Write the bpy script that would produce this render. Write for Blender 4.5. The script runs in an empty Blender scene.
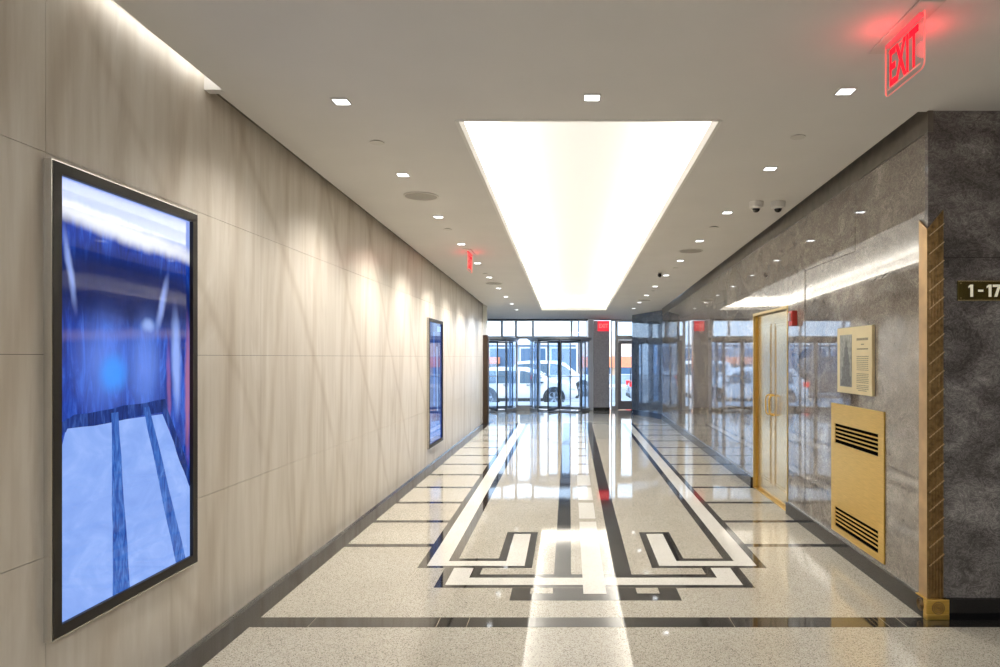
import bpy, bmesh, math, random
from mathutils import Vector, Matrix
random.seed(7)
C = bpy.context.scene.collection
PI = math.pi
ORD = ['first','second','third','fourth','fifth','sixth','seventh','eighth','ninth','tenth']

# ------------------------------------------------------------------ helpers
def tag(o, label=None, cat=None, group=None, kind=None):
    if label: o['label'] = label
    if cat: o['category'] = cat
    if group: o['group'] = group
    if kind: o['kind'] = kind
    return o
def thing(name, label, cat, loc=(0,0,0), rz=0, group=None):
    o = bpy.data.objects.new(name, None); C.objects.link(o)
    o.location = loc; o.rotation_euler = (0,0,rz); o.empty_display_size = .1
    return tag(o, label, cat, group)
def obj(name, bm, mat, parent=None, smooth=False, bevel=0, segs=2, recalc=True):
    if recalc: bmesh.ops.recalc_face_normals(bm, faces=bm.faces)
    me = bpy.data.meshes.new(name)
    if smooth:
        for f in bm.faces: f.smooth = True
    bm.to_mesh(me); bm.free()
    for m in (mat if isinstance(mat, (list, tuple)) else [mat]): me.materials.append(m)
    o = bpy.data.objects.new(name, me); C.objects.link(o)
    if parent: o.parent = parent
    if bevel:
        md = o.modifiers.new('Bevel', 'BEVEL'); md.width = bevel; md.segments = segs
        md.limit_method = 'ANGLE'; md.angle_limit = .6
    return o
def struct(name, bm, mat, parent=None, **k):
    o = obj(name, bm, mat, parent, **k)
    if not parent: o['kind'] = 'structure'
    return o
def B(): return bmesh.new()
def box(bm, x0, x1, y0, y1, z0, z1, mi=0):
    v = [bm.verts.new(p) for p in ((x0,y0,z0),(x1,y0,z0),(x1,y1,z0),(x0,y1,z0),(x0,y0,z1),(x1,y0,z1),(x1,y1,z1),(x0,y1,z1))]
    for q in ((0,3,2,1),(4,5,6,7),(0,1,5,4),(1,2,6,5),(2,3,7,6),(3,0,4,7)):
        bm.faces.new([v[i] for i in q]).material_index = mi
    return bm
def hexa(bm, pts, mi=0):
    v = [bm.verts.new(p) for p in pts]
    for q in ((0,3,2,1),(4,5,6,7),(0,1,5,4),(1,2,6,5),(2,3,7,6),(3,0,4,7)):
        bm.faces.new([v[i] for i in q]).material_index = mi
def poly(bm, pts, mi=0):
    f = bm.faces.new([bm.verts.new(p) for p in pts]); f.material_index = mi; return f
def cyl(bm, c, r, h, axis='z', seg=24, r2=None, mi=0):
    r2 = r if r2 is None else r2
    def P(a, rr, t):
        u, v = rr*math.cos(a), rr*math.sin(a)
        return {'z':(c[0]+u,c[1]+v,c[2]+t),'y':(c[0]+u,c[1]+t,c[2]+v),'x':(c[0]+t,c[1]+u,c[2]+v)}[axis]
    A = [bm.verts.new(P(2*PI*i/seg, r, 0)) for i in range(seg)]
    D = [bm.verts.new(P(2*PI*i/seg, r2, h)) for i in range(seg)]
    bm.faces.new(A[::-1]).material_index = mi; bm.faces.new(D).material_index = mi
    for i in range(seg):
        j = (i+1) % seg
        bm.faces.new((A[i],A[j],D[j],D[i])).material_index = mi
    return bm
def ring(bm, c, ro, ri, h, axis='x', seg=32):
    def P(a, rr, t):
        u, v = rr*math.cos(a), rr*math.sin(a)
        return {'z':(c[0]+u,c[1]+v,c[2]+t),'y':(c[0]+u,c[1]+t,c[2]+v),'x':(c[0]+t,c[1]+u,c[2]+v)}[axis]
    L = [[bm.verts.new(P(2*PI*i/seg, rr, t)) for i in range(seg)] for rr, t in ((ro,0),(ro,h),(ri,h),(ri,0))]
    for k in range(4):
        a, b = L[k], L[(k+1)%4]
        for i in range(seg):
            j = (i+1)%seg; bm.faces.new((a[i],a[j],b[j],b[i]))
    return bm
def sphere(bm, c, r, sx=1, sy=1, sz=1, u=20, v=12):
    g = bmesh.ops.create_uvsphere(bm, u_segments=u, v_segments=v, radius=r)
    for w in g['verts']: w.co = Vector((w.co.x*sx+c[0], w.co.y*sy+c[1], w.co.z*sz+c[2]))
    return bm
def tube(bm, pts, r, seg=8):
    pts = [Vector(p) for p in pts]; rings = []
    for i, p in enumerate(pts):
        t = (pts[min(i+1,len(pts)-1)]-pts[max(i-1,0)]).normalized()
        up = Vector((0,0,1)) if abs(t.z) < .95 else Vector((0,1,0))
        a = t.cross(up).normalized(); b = t.cross(a).normalized()
        rings.append([bm.verts.new(p+a*r*math.cos(2*PI*k/seg)+b*r*math.sin(2*PI*k/seg)) for k in range(seg)])
    for i in range(len(rings)-1):
        for k in range(seg):
            j = (k+1)%seg; bm.faces.new((rings[i][k],rings[i][j],rings[i+1][j],rings[i+1][k]))
    bm.faces.new(rings[0][::-1]); bm.faces.new(rings[-1])
    return bm
def prism(bm, pts, z0, z1, mi=0):
    a = [bm.verts.new((x,y,z0)) for x,y in pts]; b = [bm.verts.new((x,y,z1)) for x,y in pts]
    bm.faces.new(a[::-1]).material_index = mi; bm.faces.new(b).material_index = mi
    for i in range(len(pts)):
        j = (i+1)%len(pts); bm.faces.new((a[i],a[j],b[j],b[i])).material_index = mi
    return bm
def text(name, s, size, mat, parent, M, depth=.002, sx=1.0, bold=0.0, cx='CENTER'):
    cu = bpy.data.curves.new(name+'_c', 'FONT'); cu.body = s; cu.size = size; cu.extrude = depth
    cu.offset = bold; cu.align_x = cx; cu.align_y = 'CENTER'; cu.resolution_u = 3
    t = bpy.data.objects.new('t', cu); C.objects.link(t)
    dg = bpy.context.evaluated_depsgraph_get(); dg.update()
    me = bpy.data.meshes.new_from_object(t.evaluated_get(dg)); me.name = name
    bpy.data.objects.remove(t)
    me.transform(Matrix.Diagonal((sx,1,1,1))); me.transform(M)
    me.materials.clear(); me.materials.append(mat)
    o = bpy.data.objects.new(name, me); C.objects.link(o); o.parent = parent
    return o
# text on faces: local text x -> direction d, text y -> up z, normal n
def frame(origin, d, n):
    d = Vector(d); n = Vector(n); u = n.cross(d)
    M = Matrix((( d.x,u.x,n.x,origin[0]),(d.y,u.y,n.y,origin[1]),(d.z,u.z,n.z,origin[2]),(0,0,0,1)))
    return M
def copy_tree(o, parent=None):
    c = o.copy(); C.objects.link(c); c.parent = parent
    for ch in list(o.children): copy_tree(ch, c)
    return c

# ------------------------------------------------------------------ materials
class NT:
    def __init__(s, name):
        s.m = bpy.data.materials.new(name); s.m.use_nodes = True; s.t = s.m.node_tree
        s.b = s.t.nodes['Principled BSDF']
    def n(s, typ, **k):
        nd = s.t.nodes.new(typ)
        for a, v in k.items(): setattr(nd, a, v)
        return nd
    def l(s, a, b): s.t.links.new(a, b)
    def set(s, **k):
        for a, v in k.items():
            s.b.inputs[a.replace('_',' ')].default_value = v
    def coord(s, scale=(1,1,1), rot=(0,0,0), kind='Object'):
        tc = s.n('ShaderNodeTexCoord'); mp = s.n('ShaderNodeMapping')
        mp.inputs['Scale'].default_value = scale; mp.inputs['Rotation'].default_value = rot
        s.l(tc.outputs[kind], mp.inputs['Vector']); return mp.outputs['Vector']
    def noise(s, vec, scale=5, detail=4, rough=.5, dist=0):
        nd = s.n('ShaderNodeTexNoise'); nd.inputs['Scale'].default_value = scale
        nd.inputs['Detail'].default_value = detail; nd.inputs['Roughness'].default_value = rough
        nd.inputs['Distortion'].default_value = dist; s.l(vec, nd.inputs['Vector']); return nd.outputs['Fac']
    def ramp(s, fac, stops):
        r = s.n('ShaderNodeValToRGB'); e = r.color_ramp.elements
        while len(e) > 1: e.remove(e[-1])
        e[0].position = stops[0][0]; e[0].color = (*stops[0][1], 1)
        for p, c in stops[1:]:
            x = e.new(p); x.color = (*c, 1)
        s.l(fac, r.inputs['Fac']); return r.outputs['Color']
    def mix(s, fac, a, b, mode='MIX'):
        m = s.n('ShaderNodeMix', data_type='RGBA', blend_type=mode)
        for src, i in ((fac,0),(a,6),(b,7)):
            if hasattr(src, 'is_linked') or hasattr(src, 'links'): s.l(src, m.inputs[i])
            else: m.inputs[i].default_value = src if i == 0 else (*src, 1)
        return m.outputs[2]
    def bump(s, h, strength=.2, dist=.01):
        b = s.n('ShaderNodeBump'); b.inputs['Strength'].default_value = strength
        b.inputs['Distance'].default_value = dist; s.l(h, b.inputs['Height']); s.l(b.outputs[0], s.b.inputs['Normal'])
def plain(name, col, rough=.5, metal=0, emit=0, ecol=None, spec=.5, var=.0, vscale=8):
    a = NT(name); a.set(Base_Color=(*col,1), Roughness=rough, Metallic=metal)
    a.b.inputs['Specular IOR Level'].default_value = spec
    if var:
        v = a.noise(a.coord(), vscale, 3)
        lo = tuple(c*(1-var) for c in col); hi = tuple(min(1,c*(1+var)) for c in col)
        a.l(a.ramp(v, [(.3,lo),(.7,hi)]), a.b.inputs['Base Color'])
    if emit:
        a.b.inputs['Emission Color'].default_value = (*(ecol or col),1); a.b.inputs['Emission Strength'].default_value = emit
    return a.m
def glass(name, tint=(.85,.93,1), refl=.10):
    a = NT(name); nt = a.t; out = nt.nodes['Material Output']
    tr = a.n('ShaderNodeBsdfTransparent'); tr.inputs[0].default_value = (*tint,1)
    gl = a.n('ShaderNodeBsdfGlossy'); gl.inputs['Roughness'].default_value = .02; gl.inputs[0].default_value = (.9,.95,1,1)
    lw = a.n('ShaderNodeLayerWeight'); lw.inputs[0].default_value = .22
    mr = a.n('ShaderNodeMapRange'); mr.inputs['To Min'].default_value = .03; mr.inputs['To Max'].default_value = .03+refl*4; a.l(lw.outputs['Facing'], mr.inputs['Value'])
    mx = a.n('ShaderNodeMixShader'); a.l(mr.outputs[0], mx.inputs[0]); a.l(tr.outputs[0], mx.inputs[1]); a.l(gl.outputs[0], mx.inputs[2])
    a.l(mx.outputs[0], out.inputs[0]); nt.nodes.remove(a.b)
    return a.m

def terrazzo(name, base, chips, dark, scale=230, rough=.04):
    a = NT(name); v = a.coord()
    vo = a.n('ShaderNodeTexVoronoi'); vo.inputs['Scale'].default_value = scale; a.l(v, vo.inputs['Vector'])
    sep = a.n('ShaderNodeSeparateColor'); a.l(vo.outputs['Color'], sep.inputs[0])
    c = a.ramp(sep.outputs[0], [(0,dark),(.13,dark),(.16,chips),(.42,chips),(.46,base),(1,base)])
    big = a.noise(v, 1.3, 3)
    tint = a.ramp(big, [(.3,(.90,.89,.87)),(.7,(1,1,1))])
    c = a.mix(1.0, c, tint, 'MULTIPLY')
    a.l(c, a.b.inputs['Base Color'])
    a.set(Roughness=rough, IOR=1.62)
    a.b.inputs['Specular IOR Level'].default_value = .5
    r = a.noise(v, 3, 4); rr = a.n('ShaderNodeMapRange'); rr.inputs['To Min'].default_value = rough*.6; rr.inputs['To Max'].default_value = rough*1.5
    a.l(r, rr.inputs['Value']); a.l(rr.outputs[0], a.b.inputs['Roughness'])
    w = a.noise(v, 1.2, 2); a.bump(w, .05, .012)
    return a.m
M_TERR = terrazzo('terrazzo_cream', (.56,.53,.455), (.44,.405,.335), (.20,.18,.15))
M_WHITE = terrazzo('terrazzo_white', (.82,.81,.76), (.76,.75,.70), (.62,.6,.54))
M_DARK = terrazzo('terrazzo_charcoal', (.022,.021,.021), (.032,.03,.028), (.012,.012,.012))
M_STRIP = plain('brass_divider', (.33,.28,.2), .3, .3)

def limestone():
    a = NT('limestone'); v = a.coord((1,5,.35)); 
    s1 = a.noise(v, 3.2, 8, .6, .3)
    v2 = a.coord((1,3.0,.42), (math.radians(20),0,0)); s2 = a.noise(v2, 1.6, 6, .55, .8)
    c1 = a.ramp(s1, [(.25,(.545,.49,.41)),(.5,(.61,.56,.485)),(.75,(.66,.62,.55))])
    c2 = a.ramp(s2, [(.30,(.76,.71,.65)),(.42,(.93,.91,.88)),(.58,(1.06,1.06,1.06)),(.72,(.86,.82,.77))])
    c = a.mix(.8, c1, c2, 'MULTIPLY')
    v3 = a.coord((1,.8,.25), (math.radians(28),0,0))
    w = a.n('ShaderNodeTexWave'); w.inputs['Scale'].default_value = .6; w.inputs['Distortion'].default_value = 7
    w.inputs['Detail'].default_value = 3; w.inputs['Detail Scale'].default_value = .6; w.bands_direction = 'Y'; a.l(v3, w.inputs['Vector'])
    c3 = a.ramp(w.outputs['Fac'], [(0,(.70,.63,.55)),(.05,(.92,.90,.86)),(.14,(1,1,1)),(1,(1,1,1))])
    c = a.mix(.45, c, c3, 'MULTIPLY')
    v5 = a.coord((1,1,1), (math.radians(-35),0,0))
    w5 = a.n('ShaderNodeTexWave'); w5.inputs['Scale'].default_value = .3; w5.inputs['Distortion'].default_value = 3.5
    w5.inputs['Detail'].default_value = 4; w5.inputs['Detail Scale'].default_value = .8; w5.bands_direction = 'Y'; a.l(v5, w5.inputs['Vector'])
    c5 = a.ramp(w5.outputs['Fac'], [(0,(.62,.54,.46)),(.010,(.85,.81,.75)),(.035,(1,1,1)),(1,(1,1,1))])
    msk = a.ramp(a.noise(a.coord(), .35, 2), [(.42,(0,0,0)),(.56,(1,1,1))])
    c = a.mix(msk, c, a.mix(.38, c, c5, 'MULTIPLY'))
    a.l(c, a.b.inputs['Base Color']); a.set(Roughness=.32); a.b.inputs['Specular IOR Level'].default_value = .35
    return a.m
M_LIME = limestone()
def marble(name, lo, mid, hi, rough=.03, ior=1.6):
    a = NT(name); v = a.coord((1,1,1.5))
    n1 = a.noise(v, 2.4, 9, .62, 1.2); n2 = a.noise(v, 9, 8, .7, 2.5)
    c1 = a.ramp(n1, [(.3,lo),(.5,mid),(.72,hi)])
    c2 = a.ramp(n2, [(.33,(.55,.53,.51)),(.44,(.92,.92,.92)),(.485,(1,1,1)),(.50,(1.5,1.46,1.4)),(.515,(1,1,1)),(.60,(.85,.85,.85)),(.68,(.62,.61,.6))])
    c = a.mix(.85, c1, c2, 'MULTIPLY')
    n3 = a.noise(a.coord((1,1,1.3)), 11, 7, .7, 3.0)
    c4 = a.ramp(n3, [(.40,(.72,.71,.70)),(.48,(1,1,1)),(.497,(2.4,2.35,2.3)),(.515,(1,1,1)),(.60,(.68,.67,.66))]); c = a.mix(.8, c, c4, 'MULTIPLY'); a.l(c, a.b.inputs['Base Color'])
    a.set(Roughness=rough, IOR=ior); 
    return a.m
M_MARB = marble('grey_brown_marble', (.115,.098,.082), (.20,.178,.155), (.32,.295,.265), .028, 1.95)
M_MARBD = marble('dark_grey_marble', (.06,.055,.054), (.135,.127,.125), (.26,.25,.245), .14, 1.5)
M_BLACK = plain('black_granite', (.006,.006,.007), .12, var=.3, vscale=60)
M_BASE = plain('charcoal_granite', (.018,.016,.015), .12, var=.35, vscale=80)
M_CEIL = plain('ceiling_paint', (.76,.745,.72), .75, var=.02, vscale=2)
M_WPAINT = plain('cove_white', (.86,.85,.82), .7)
M_GAP = plain('shadow_gap', (.035,.03,.024), .5)
M_BRASS = NT('brushed_brass')
_v = M_BRASS.coord((1,2,60)); _n = M_BRASS.noise(_v, 4, 4)
M_BRASS.l(M_BRASS.ramp(_n, [(.3,(.60,.38,.075)),(.7,(.76,.50,.12))]), M_BRASS.b.inputs['Base Color'])
M_BRASS.set(Metallic=.85, Roughness=.33); M_BRASS = M_BRASS.m
M_BRASSP = plain('pale_brass_sheet', (.76,.60,.34), .22, .8, var=.05, vscale=3)
M_BRASSD = plain('dark_brass', (.10,.075,.015), .25, .7, var=.2)
M_BRONZE = plain('antique_bronze', (.30,.19,.08), .35, .85, var=.35, vscale=40)
M_BRONZEL = plain('worn_gold_edge', (.75,.58,.33), .3, .8)
M_SLOT = plain('louver_black', (.004,.003,.003), .9, spec=.0)
M_ALU = plain('brushed_aluminium', (.42,.44,.47), .3, .8, var=.05)
M_ALUM = plain('blue_grey_steel', (.22,.25,.30), .3, .5)
M_ALUD = plain('dark_steel', (.055,.06,.07), .3, .6)
M_TVF = plain('screen_frame_bronze', (.016,.013,.010), .5, 0, spec=.25)
M_TVE = plain('steel_edge', (.75,.73,.68), .25, .9)
M_PLAS = plain('white_plastic', (.66,.64,.6), .45)
M_GRILL = plain('speaker_grille', (.36,.34,.31), .7, var=.2, vscale=300)
M_DOME = plain('smoked_dome', (.012,.012,.014), .08)
M_LED = plain('led_white', (.9,.95,1), .5, emit=7, ecol=(.93,.97,1))
M_STRIPL = plain('cove_led', (1,1,1), .5, emit=30, ecol=(1,.965,.89))
M_SLOTL = plain('slot_led', (1,1,1), .5, emit=3.2, ecol=(1,.98,.95))
M_RED = plain('red_letters', (.5,.003,.01), .5, emit=1.15, ecol=(1,.006,.022), spec=.1)
M_REDS = plain('red_glow_strip', (.4,.05,.06), .5, emit=.55, ecol=(1,.10,.12))
M_REDL = plain('red_plastic', (.45,.03,.02), .3)
M_EDGE = plain('glowing_acrylic_edge', (1,.3,.25), .3, emit=.7, ecol=(1,.14,.12))
M_GLASS = glass('clear_glass')
M_GLASSD = glass('door_glass', (.88,.94,1), .06)
M_ACRYL = glass('acrylic', (.97,.93,.93), .008)
M_COLUMN = plain('grey_column_stone', (.36,.37,.45), .25, var=.15, vscale=30)
M_TXT = plain('cream_letters', (.85,.8,.6), .4, emit=.25, ecol=(1,.95,.75))
M_PLATE = plain('gold_plate', (.72,.60,.33), .38, .55, var=.05)
M_ENGR = plain('engraved_ink', (.20,.18,.12), .6)
M_PHOTO = plain('etched_grey', (.23,.24,.22), .5, .1, var=.35, vscale=30)
M_PHOTOD = plain('etched_dark', (.10,.105,.11), .5, .1, var=.5, vscale=60)
M_ASPH = plain('asphalt', (.30,.31,.33), .9, var=.1)
M_WALK = plain('sidewalk_concrete', (.52,.52,.53), .85, var=.08)
M_CARW = plain('white_car_paint', (.75,.76,.78), .2, spec=.7)
M_CARS = plain('silver_car_paint', (.42,.46,.52), .22, .4)
M_CARG = plain('car_glass', (.06,.10,.14), .05)
M_TIRE = plain('tyre_rubber', (.02,.02,.022), .7)
M_RIM = plain('alloy_rim', (.5,.52,.55), .25, .8)
M_TRIM = plain('dark_car_trim', (.025,.028,.03), .5)
M_TAIL = plain('tail_lamp_red', (.8,.02,.02), .25, emit=1.2, ecol=(1,.03,.04))
M_HEAD = plain('headlamp', (.8,.85,.9), .1, emit=.2)
M_BLDW = plain('pale_facade', (.80,.82,.84), .9, var=.05)
M_BLDB = plain('grey_blue_facade', (.30,.36,.44), .6, var=.2, vscale=1)
M_BLDG = plain('building_window_glass', (.07,.13,.22), .1)
M_BLDO = plain('orange_sign_band', (.85,.26,.12), .7, var=.1)
M_BLDT = plain('tan_shopfront', (.62,.42,.26), .8, var=.2, vscale=1)
M_BROWN = plain('brown_panel', (.13,.09,.07), .6)

# ------------------------------------------------------------------ camera
F = 670.0; VX, VY = 569.0, 357.0
cam = bpy.data.cameras.new('camera'); co = bpy.data.objects.new('camera', cam); C.objects.link(co)
cam.sensor_width = 36; cam.sensor_fit = 'HORIZONTAL'; cam.lens = F/1000*36
co.location = (0,0,1.6); co.rotation_euler = (PI/2,0,0)
cam.shift_x = -(VX-500)/1000; cam.shift_y = (VY-333.5)/1000
cam.clip_start = .05; cam.clip_end = 300
bpy.context.scene.camera = co

def zc(y): return 3.2 - .0224*y                      # ceiling falls gently away
def xr(y): return 2.2 + (y-4.11)*.0160               # right wall face
RANG = -math.atan(.0160)
XL = -2.07

# ------------------------------------------------------------------ floor
KX = [-2.1,-1.15,-.1,.17,.38,1.5,2.3]; KK = [-.002,-.011,-.002,.004,.008,.004,.004]
def warp(x, y):
    k = KK[-1]
    for i in range(len(KX)-1):
        if KX[i] <= x <= KX[i+1]:
            k = KK[i]+(KK[i+1]-KK[i])*(x-KX[i])/(KX[i+1]-KX[i]); break
    return x + max(0,y-5)*k
bm = B()
poly(bm, [(-3.75,-4.2,0),(7.2,-4.2,0),(7.2,20.6,0),(-3.75,20.6,0)], 0)
for q in ((-3.75,-4.2),(7.2,-4.2)): pass
NI = [0]
def inlay(x0,x1,y0,y1,mi,lv=1, w=True):
    NI[0] += 1
    f = warp if w else (lambda x,y: x)
    z = .0006*lv+NI[0]*.000004
    n = max(1,int((y1-y0)/2))
    for i in range(n):
        a = y0+(y1-y0)*i/n; b = y0+(y1-y0)*(i+1)/n
        poly(bm, [(f(x0,a),a,z),(f(x1,a),a,z),(f(x1,b),b,z),(f(x0,b),b,z)], mi)
c = .175; YE = 16.2
def sym(o0,o1,y0,y1,mi,lv):                           # mirrored pair at offsets from the centre line
    inlay(c-o1,c-o0,y0,y1,mi,lv); inlay(c+o0,c+o1,y0,y1,mi,lv)
sym(1.045,1.325,5.08,YE,2,1); sym(.455,1.325,5.08,5.32,2,1); sym(.455,.73,5.08,6.12,2,1)
sym(1.115,1.262,5.13,YE,1,2); sym(.515,1.262,5.13,5.25,1,2); sym(.515,.665,5.13,6.055,1,2)
sym(.83,1.115,4.65,5.079,2,1); inlay(c-1.115,c+1.115,4.645,4.93,2,1)
sym(.897,1.045,4.70,5.079,1,2); inlay(c-1.045,c+1.045,4.70,4.855,1,2)
sym(.16,.285,4.9,YE,2,1)
inlay(c-.567,c+.567,4.40,4.64,2,1); sym(.285,.44,4.53,4.641,0,2)
inlay(c-.078,c+.078,4.52,6.50,1,3)
y = 6.63
while y < YE-.8:
    inlay(c-.078,c+.078,y,y+.72,1,3); y += .855
# side ladders
for i in range(13):
    yy = 5.69+.82*i+.008*i*i
    if yy > 16.6: break
    inlay(-1.895, c-1.325, yy-.045, yy+.045, 2, 1); inlay(c+1.325, xr(yy)+.02-.0, yy-.045, yy+.045, 2, 1)
inlay(XL-.02, -1.893, -4, 16.6, 2, 1, False)          # border along the left wall
inlay(XL+.15, 7, 3.965, 4.115, 2, 1, False)            # band across the hall
for x in (-1.55,-.79,-.61,0.32,.98,1.9,2.0,2.9,4.1): inlay(x,x+.004,3.965,4.115,3,2,False)
for x in (-1.15,.175,1.5,2.7): inlay(x,x+.003,-4,3.965,3,1,False)
for x in (-1.15,1.5): inlay(x-.0,x+.003,4.115,5.08,3,1,False)
struct('floor', bm, [M_TERR, M_WHITE, M_DARK, M_STRIP], recalc=False)
for p in bpy.data.objects['floor'].data.polygons:
    if p.normal.z < 0: p.flip()

# ------------------------------------------------------------------ walls
def slabs(bm, y0, y1, z0, z1, ys, zs, xf, jit=0, t=.03, side=1, gap=.0011, mi=0):
    """stone slabs; xf(y) = face X, side=+1: body on +X"""
    Y = [y0]+[v for v in ys if y0+.02 < v < y1-.02]+[y1]; Z = [z0]+[v for v in zs if z0+.02 < v < z1-.02]+[z1]
    for i in range(len(Y)-1):
        for j in range(len(Z)-1):
            a,b,cc,d = Y[i]+gap, Y[i+1]-gap, Z[j]+gap, Z[j+1]-gap
            r = [random.uniform(-jit,jit) for _ in range(3)]
            f = lambda yy, zz: xf(yy) + side*(jit + (r[0] if yy == a else r[1]) + (r[2]*.5 if zz == d else 0))
            bk = lambda yy: xf(yy)+side*t
            hexa(bm, [(f(a,cc),a,cc),(bk(a),a,cc),(bk(b),b,cc),(f(b,cc),b,cc),(f(a,d),a,d),(bk(a),a,d),(bk(b),b,d),(f(b,d),b,d)], mi)
bm = B()
ZS = [.81,1.61,2.41,3.21]
slabs(bm, -4.2, 16.1, 0, 3.6, [-2.9,-1.05,.8,2.65,4.5,6.35,8.2,10.05,11.9,13.75,15.6], ZS, lambda y: XL, 0, .03, -1)
box(bm, XL-.15, XL-.025, -4.2, 16.1, 0, 3.6, 1)
struct('wall_left', bm, [M_LIME, M_GAP])
bm = B(); box(bm, -3.9,-3.75,16.1,20.9,0,3.6); box(bm, -3.75,XL-.15,16.1,16.25,0,3.6)
struct('wall_left.001', bm, M_WPAINT)
bm = B(); box(bm, XL-.15, -1.99, 16.1, 16.35, 2.13, 3.0)
struct('trim_1', bm, M_WPAINT)
bm = B(); box(bm, XL-.0, -1.965, 16.101, 16.36, 0, 2.13); box(bm,-1.965,-1.95,16.14,16.3,0,2.1)
struct('trim_2', bm, plain('dark_bronze_jamb',(.06,.035,.02),.35,.5), bevel=.006)
bm = B(); box(bm, XL, XL+.008, -4.2, 16.1, .0, .018)
struct('baseboard_left', bm, M_TVE)
# right wall: lower zone with the opening for the brass doors, darker band under the ceiling
bm = B(); DY0, DY1, DZ = 6.87, 8.24, 2.13
ZR = [2.42]
YR = [5.2,6.36,9.15,10.4,11.7,13.0,14.3,15.6]
slabs(bm, 4.11, DY0, 0, 3.3, YR, ZR, xr, .0025); slabs(bm, DY1, 17.3, 0, 3.3, YR, ZR, xr, .0025)
slabs(bm, DY0, DY1, DZ, 3.3, [], ZR, xr, .0025)
hexa(bm, [(xr(4.14)+.032,4.14,0),(3.0,4.14,0),(3.0,DY0,0),(xr(DY0)+.032,DY0,0),(xr(4.14)+.032,4.14,3.6),(3.0,4.14,3.6),(3.0,DY0,3.6),(xr(DY0)+.032,DY0,3.6)],1)
hexa(bm, [(xr(DY1)+.032,DY1,0),(3.0,DY1,0),(3.0,17.3,0),(xr(17.3)+.032,17.3,0),(xr(DY1)+.032,DY1,3.6),(3.0,DY1,3.6),(3.0,17.3,3.6),(xr(17.3)+.032,17.3,3.6)],1)
hexa(bm, [(xr(DY0)+.032,DY0,DZ),(3.0,DY0,DZ),(3.0,DY1,DZ),(xr(DY1)+.032,DY1,DZ),(xr(DY0)+.032,DY0,3.6),(3.0,DY0,3.6),(3.0,DY1,3.6),(xr(DY1)+.032,DY1,3.6)],1)
struct('wall_right', bm, [M_MARB, M_GAP])
# soffit shade on the wall below the ceiling, put in as a darker band
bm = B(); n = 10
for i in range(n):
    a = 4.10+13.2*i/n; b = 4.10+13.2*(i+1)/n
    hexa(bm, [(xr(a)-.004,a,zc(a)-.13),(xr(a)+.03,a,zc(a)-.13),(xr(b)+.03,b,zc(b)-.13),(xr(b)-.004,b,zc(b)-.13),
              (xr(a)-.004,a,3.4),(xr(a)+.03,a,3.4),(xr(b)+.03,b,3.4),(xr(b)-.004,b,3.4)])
struct('wall_shade_band', bm, plain('shadowed_marble_band', (.10,.088,.072), .3, var=.3, vscale=12))
# return wall facing the lobby
bm = B()
X = [2.2,3.35,4.5,5.65,6.8,7.2]; Z = [0,2.21,3.6]
for i in range(5):
    for j in range(2):
        a0 = X[i]+(.0 if i == 0 else .0015)
        box(bm, a0, X[i+1]-.0015, 4.105, 4.14, Z[j]+.0015, Z[j+1]-.0015, 0)
box(bm, 2.24, 7.2, 4.14, 4.3, 0, 3.6, 1)
struct('wall_front_return', bm, [M_MARBD, M_GAP])
# facet ending the right wall; blue storefront reflection put into its marble colour
bm = B()
prism(bm, [(xr(17.3),17.3),(1.77,18.8),(1.86,18.87),(2.05,20.3),(3.0,20.3),(3.0,17.3)], 0, 3.3)
struct('wall_right.001', bm, marble('marble_blue_reflection', (.06,.08,.12), (.09,.12,.18), (.15,.18,.24), .02, 2.3))
bm = B()
def offs(y, d): return xr(y)-d
for (a, b) in ((4.11,DY0-.02),(DY1+.02,17.28)):
    hexa(bm, [(xr(a)-.03,a,0),(xr(a)+.01,a,0),(xr(b)+.01,b,0),(xr(b)-.03,b,0),(xr(a)-.03,a,.12),(xr(a)+.01,a,.12),(xr(b)+.01,b,.12),(xr(b)-.03,b,.12)])
    hexa(bm, [(xr(a)-.012,a,.12),(xr(a)+.01,a,.12),(xr(b)+.01,b,.12),(xr(b)-.012,b,.12),(xr(a)-.012,a,.127),(xr(a)+.01,a,.127),(xr(b)+.01,b,.127),(xr(b)-.012,b,.127)],1)
struct('baseboard_right', bm, [M_BASE, M_TVE])
bm = B(); prism(bm, [(xr(17.28)-.03,17.27),(1.745,18.785),(1.77,18.8),(xr(17.28)+.01,17.3)], 0, .13)
struct('baseboard_right.001', bm, plain('navy_granite',(.02,.03,.06),.08))
bm = B(); box(bm, 2.28, 7.2, 4.075, 4.106, 0, .125)
struct('baseboard_front_return', bm, M_BLACK)
bm = B(); box(bm, -2.3, 7.4, -4.35, -4.2, 0, 3.6); struct('wall_back', bm, M_MARBD)
bm = B(); box(bm, 7.2, 7.35, -4.2, 4.3, 0, 3.6); struct('wall_far_right', bm, M_MARBD)

# ------------------------------------------------------------------ ceiling
TX0, TX1, TY0, TY1 = -.715, .965, 4.26, 17.3
CT = .035
def cpan(bm, x0a, x1a, ya, x0b, x1b, yb, mi=0):
    hexa(bm, [(x0a,ya,zc(ya)),(x1a,ya,zc(ya)),(x1b,yb,zc(yb)),(x0b,yb,zc(yb)),
              (x0a,ya,zc(ya)+CT),(x1a,ya,zc(ya)+CT),(x1b,yb,zc(yb)+CT),(x0b,yb,zc(yb)+CT)], mi)
bm = B(); LE = -1.965; LE2 = -2.015; G = .055
cpan(bm, LE, 7.2, -4.2, LE, 7.2, 3.83)
cpan(bm, LE2, 7.2, 3.83, LE2, 7.2, 4.12)
cpan(bm, LE2, xr(4.12)-G, 4.12, LE2, xr(TY0)-G, TY0)
cpan(bm, LE2, TX0, TY0, LE2, TX0, TY1)
cpan(bm, TX1, xr(TY0)-G, TY0, TX1, xr(TY1)-G, TY1)
cpan(bm, LE2, 3.0, TY1, LE2, 3.0, 20.4)
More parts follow.
